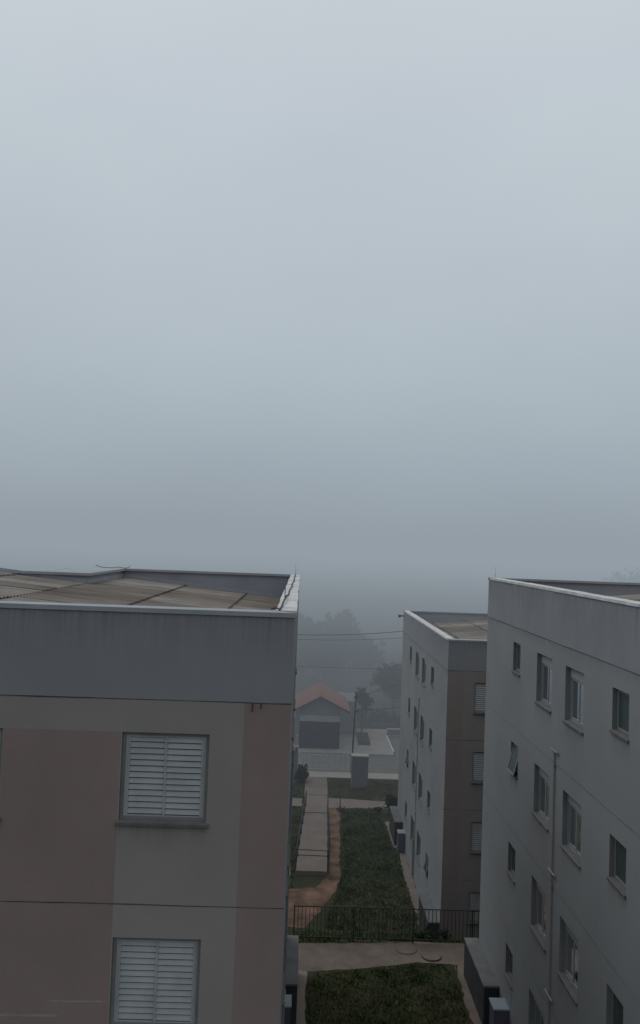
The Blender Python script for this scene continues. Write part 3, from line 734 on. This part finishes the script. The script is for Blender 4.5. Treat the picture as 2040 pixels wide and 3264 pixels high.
# ------------------------------------------------------------------ trees and shrubs
def plant(name, label, cat, loc, trunk, blobs, n, size, group=None, m='leaf', part='crown', rough=.35):
    e = empty(name, loc, label, cat, group)
    if trunk:
        h, r = trunk; mb = MB()
        mb.tube([(0, 0, -.2), (r * .6, 0, h * .4), (-r * .3, r * .3, h * .75), (0, 0, h)], r, 'bark', 8, r * .45)
        for b in blobs[:7]:
            mb.tube([(0, 0, h * R.uniform(.55, .85)), (b[0] * .45, b[1] * .45, (h + b[2]) * .5), (b[0], b[1], b[2])], r * .38, 'bark', 5, r * .08)
        mb.build('trunk', e)
    mb = MB(); tot = sum(b[3] ** 2 for b in blobs)
    for (x, y, z, r) in blobs:
        k = max(8, int(n * r * r / tot)); clumps = []
        for _ in range(max(4, int(k / 28))):
            d = Vector((R.gauss(0, 1), R.gauss(0, 1), R.gauss(0, 1))).normalized() * r * (R.random() ** .4) * R.uniform(.75, 1.2); clumps.append(d)
        for _ in range(k):
            c = R.choice(clumps); s = r * rough
            mb.leaf((x + c.x + R.gauss(0, s * .5), y + c.y + R.gauss(0, s * .5), z + c.z * .85 + R.gauss(0, s * .4)), size * R.uniform(.6, 1.3), m)
    mb.build(part, e)
    return e
def crown(cx, cz, rx, rz, n, ry=None):
    out = []
    for _ in range(n):
        d = Vector((R.gauss(0, 1), R.gauss(0, 1), R.gauss(0, 1))).normalized() * R.uniform(.35, .8)
        out.append((cx + d.x * rx, d.y * (ry or rx), cz + d.z * rz, R.uniform(.32, .5) * min(rx, rz)))
    return out
plant('bush', 'round dark clipped bush between the pillar and the walk', 'bush', (.48, 53.1, 0), None, [(0, 0, .6, .5), (.02, .1, .95, .36), (-.08, 0, .3, .45), (.1, -.1, .4, .42)], 5200, .045, part='foliage', rough=.22)
plant('bush', 'dark bush at the far corner of the hazy block, above the masonry box', 'bush', (5.75, 47.0, 0), None, [(0, 0, .5, .42), (-.05, -.3, 1.0, .35), (.1, .3, .9, .4)], 1700, .055, part='foliage')
plant('bush', 'low weedy bush at the end of the court path', 'bush', (5.1, 47.4, 0), None, [(0, 0, .2, .2), (-.15, .3, .15, .15)], 260, .06, part='foliage', rough=.6)
plant('bush', 'small straggly bush in the corner of the grass bank, by the fence', 'bush', (4.9, 27.2, 2.4), None, [(0, 0, .2, .3), (.4, .1, .2, .25), (-.4, .2, .15, .2)], 700, .06, part='foliage', rough=.6)
plant('small_tree', 'small young tree standing next to the thin leaning pole', 'tree', (5.45, 66.5, .1), (2.2, .08), crown(.15, 2.95, .95, 1.15, 16) + [(.1, 0, 2.9, .6)], 4200, .08, 'trees beyond the street')
plant('broad_tree', 'big round tree in the haze beside the lower block', 'tree', (10.6, 80, 0), (2.2, .28), crown(-.3, 2.6, 3.0, 2.0, 22), 6000, .16, 'trees beyond the street')
plant('broad_tree', 'bushy tree standing in front of the big round one, over the low wall', 'tree', (8.9, 74, 0), (2.0, .14), crown(.3, 3.5, 2.3, 2.1, 22) + [(.3, 0, 3.4, 1.3)], 6500, .12, 'trees beyond the street')
plant('hedge', 'dark shapeless hedge closing off the end of the pavement', 'hedge', (7.6, 70.2, 0), None, [(x * .55, R.uniform(-.2, .3), .55 + R.uniform(-.1, .45), R.uniform(.5, .8)) for x in range(-4, 10)], 5200, .1, part='foliage')
TF = 'trees dissolving in the fog'
for (x, y, base, h, w, lab) in ((.4, 96, -1, 9.0, 3.4, 'faint tall tree just past the roof corner of the shuttered block'), (5.0, 97, -1, 9.7, 2.7, 'tall pointed tree, highest of the fog grey clump above the garage roof'),
                                (8.0, 99, -1, 6.2, 2.6, 'lower rounded tree at the edge of the fog grey clump'), (2.9, 94, -.8, 6.6, 3.0, 'middle tree of the fog grey clump, lower than its neighbour'),
                                (-4.5, 97, -.8, 9.2, 3.4, 'fog grey tree showing only above the roof of the shuttered block'), (55.5, 133, -1, 16.6, 5.0, 'very faint tall tree above the roof of the tall grey block')):
    plant('fog_tree', lab, 'tree', (x, y, base), (h * .4, .22), crown(0, h * .58, w, h * .4, 30) + [(0, 0, h * .5, w * .75), (0, 0, h * .3, w * .8), (0, 0, h * .72, w * .55)], 7000, .2, TF)

# ------------------------------------------------------------------ fog: mist lying over the place, its scattered daylight put in as glow
def bank(label, sig, col, x0, x1, y0, y1, z0, z1):
    fm = bpy.data.materials.new('mist'); nt = nodes_of(fm)
    out = N(nt, 'ShaderNodeOutputMaterial'); ab = N(nt, 'ShaderNodeVolumeAbsorption'); em = N(nt, 'ShaderNodeEmission'); ad = N(nt, 'ShaderNodeAddShader')
    ab.inputs['Color'].default_value = (0, 0, 0, 1); ab.inputs['Density'].default_value = sig
    em.inputs['Color'].default_value = (*col, 1); em.inputs['Strength'].default_value = sig  # even glow in place of daylight scattered by the mist
    L(nt, ab.outputs[0], ad.inputs[0]); L(nt, em.outputs[0], ad.inputs[1]); L(nt, ad.outputs[0], out.inputs['Volume'])
    M[fm.name] = fm
    mb = MB(); mb.box(x0, x1, y0, y1, z0, z1, fm.name); tag(mb.build('fog'), label, 'fog', kind='stuff')
LOW, MID, HIGH = (.120, .136, .152), (.222, .256, .286), (.288, .338, .378)  # glow of each layer, set dimmer towards the ground
bank('thin ground mist from the lower block onwards', .005, LOW, -300, 300, 29, 330, -30, 8.0)
bank('ground mist thickening before the street', .007, LOW, -299, 299, 43, 329, -29, 8.02)
bank('dense ground mist over the street and the houses', .019, LOW, -298, 298, 53, 328, -28, 8.04)
bank('middle layer of mist at upper floor height', .006, MID, -302, 302, 31, 332, 8.06, 12.3)
bank('middle layer of mist thickening over the trees', .018, MID, -303, 303, 52, 333, 8.08, 12.34)
bank('pale bank of fog hanging at roof height and above', .008, HIGH, -301, 301, 30, 331, 12.36, 18.6)
bank('pale denser fog above the trees', .009, HIGH, -297, 297, 50, 327, 12.38, 18)

# ------------------------------------------------------------------ sky and light
wd = bpy.data.worlds.new('World'); sc.world = wd; wd.use_nodes = True
nt = wd.node_tree; nt.nodes.clear()
out = N(nt, 'ShaderNodeOutputWorld'); bg = N(nt, 'ShaderNodeBackground')
SUN_EL, SUN_ROT = math.radians(50), math.radians(-62)
sky = N(nt, 'ShaderNodeTexSky'); sky.sky_type = 'NISHITA'; sky.sun_disc = False; sky.sun_elevation = SUN_EL; sky.sun_rotation = SUN_ROT; sky.dust_density = 6; sky.air_density = 1.5
g = N(nt, 'ShaderNodeTexCoord').outputs['Generated']
sep = N(nt, 'ShaderNodeSeparateXYZ'); L(nt, g, sep.inputs[0])
oc = ramp(nt, sep.outputs['Z'], [(0, (.30, .352, .395)), (.095, (.345, .405, .457)), (.212, (.418, .484, .538)), (.42, (.508, .576, .628)), (.58, (.58, .635, .69)), (1, (.66, .71, .76))])
bk = N(nt, 'ShaderNodeMapRange'); bk.inputs[1].default_value = -.6; bk.inputs[2].default_value = .45; bk.inputs[3].default_value = .95; bk.inputs[4].default_value = 1
L(nt, sep.outputs['Y'], bk.inputs[0]); oc = mixc(nt, 1, oc, bk.outputs[0], 'MULTIPLY')   # sky dimmed to the back, added to darken walls facing there
# low cloud: soft broad mottling
cl = noise(nt, mapped(nt, g, (1, 1, 2.2)), 1.4, 4, .5)
oc = mixc(nt, 1, oc, ramp(nt, cl, [(.3, (.94, .94, .95)), (.7, (1.05, 1.05, 1.045))]), 'MULTIPLY')
hs = N(nt, 'ShaderNodeHueSaturation'); hs.inputs['Saturation'].default_value = .25; hs.inputs['Value'].default_value = .06
L(nt, sky.outputs[0], hs.inputs['Color'])
L(nt, mixc(nt, .06, oc, hs.outputs[0]), bg.inputs['Color']); bg.inputs['Strength'].default_value = 1.0
L(nt, bg.outputs[0], out.inputs[0])

sd = bpy.data.lights.new('overcast_sun', 'SUN'); sd.energy = .55; sd.angle = math.radians(40); sd.color = (1, 1, 1)
so = bpy.data.objects.new('overcast_sun', sd); COL.objects.link(so)
d = Vector((math.sin(SUN_ROT) * math.cos(SUN_EL), math.cos(SUN_ROT) * math.cos(SUN_EL), math.sin(SUN_EL)))
so.rotation_euler = (-d).to_track_quat('-Z', 'Y').to_euler(); so.location = d * 60

# ------------------------------------------------------------------ camera
f, cx, cy = 2500., 1020., 1632.
fy = Vector(((967 - cx) / f, (1738 - cy) / f, 1)).normalized()
d0 = Vector((-.0375, 1, 0)); dn = (d0 - fy * d0.dot(fy)).normalized(); rt = dn.cross(fy).normalized()
# camera axes written in world axes (world X, Y, Z seen in camera space are rt, fy, -dn)
right = Vector((rt[0], fy[0], -dn[0])); down = Vector((rt[1], fy[1], -dn[1])); fwd = Vector((rt[2], fy[2], -dn[2]))
mw = Matrix((( right[0], -down[0], -fwd[0], 0), (right[1], -down[1], -fwd[1], 0), (right[2], -down[2], -fwd[2], EYE), (0, 0, 0, 1)))
cd = bpy.data.cameras.new('camera'); cam = bpy.data.objects.new('camera', cd); COL.objects.link(cam)
cam.matrix_world = mw
cd.sensor_fit = 'VERTICAL'; cd.sensor_height = 36; cd.sensor_width = 36; cd.lens = 36 * f / 3264
cd.clip_start = .1; cd.clip_end = 6000
sc.camera = cam

sc.view_settings.view_transform = 'Standard'; sc.view_settings.look = 'None'; sc.view_settings.exposure = 0; sc.view_settings.gamma = 1
sc.render.engine = 'CYCLES'
sc.cycles.use_denoising = True
sc.cycles.max_bounces = 6; sc.cycles.diffuse_bounces = 3; sc.cycles.transparent_max_bounces = 12; sc.cycles.volume_bounces = 0
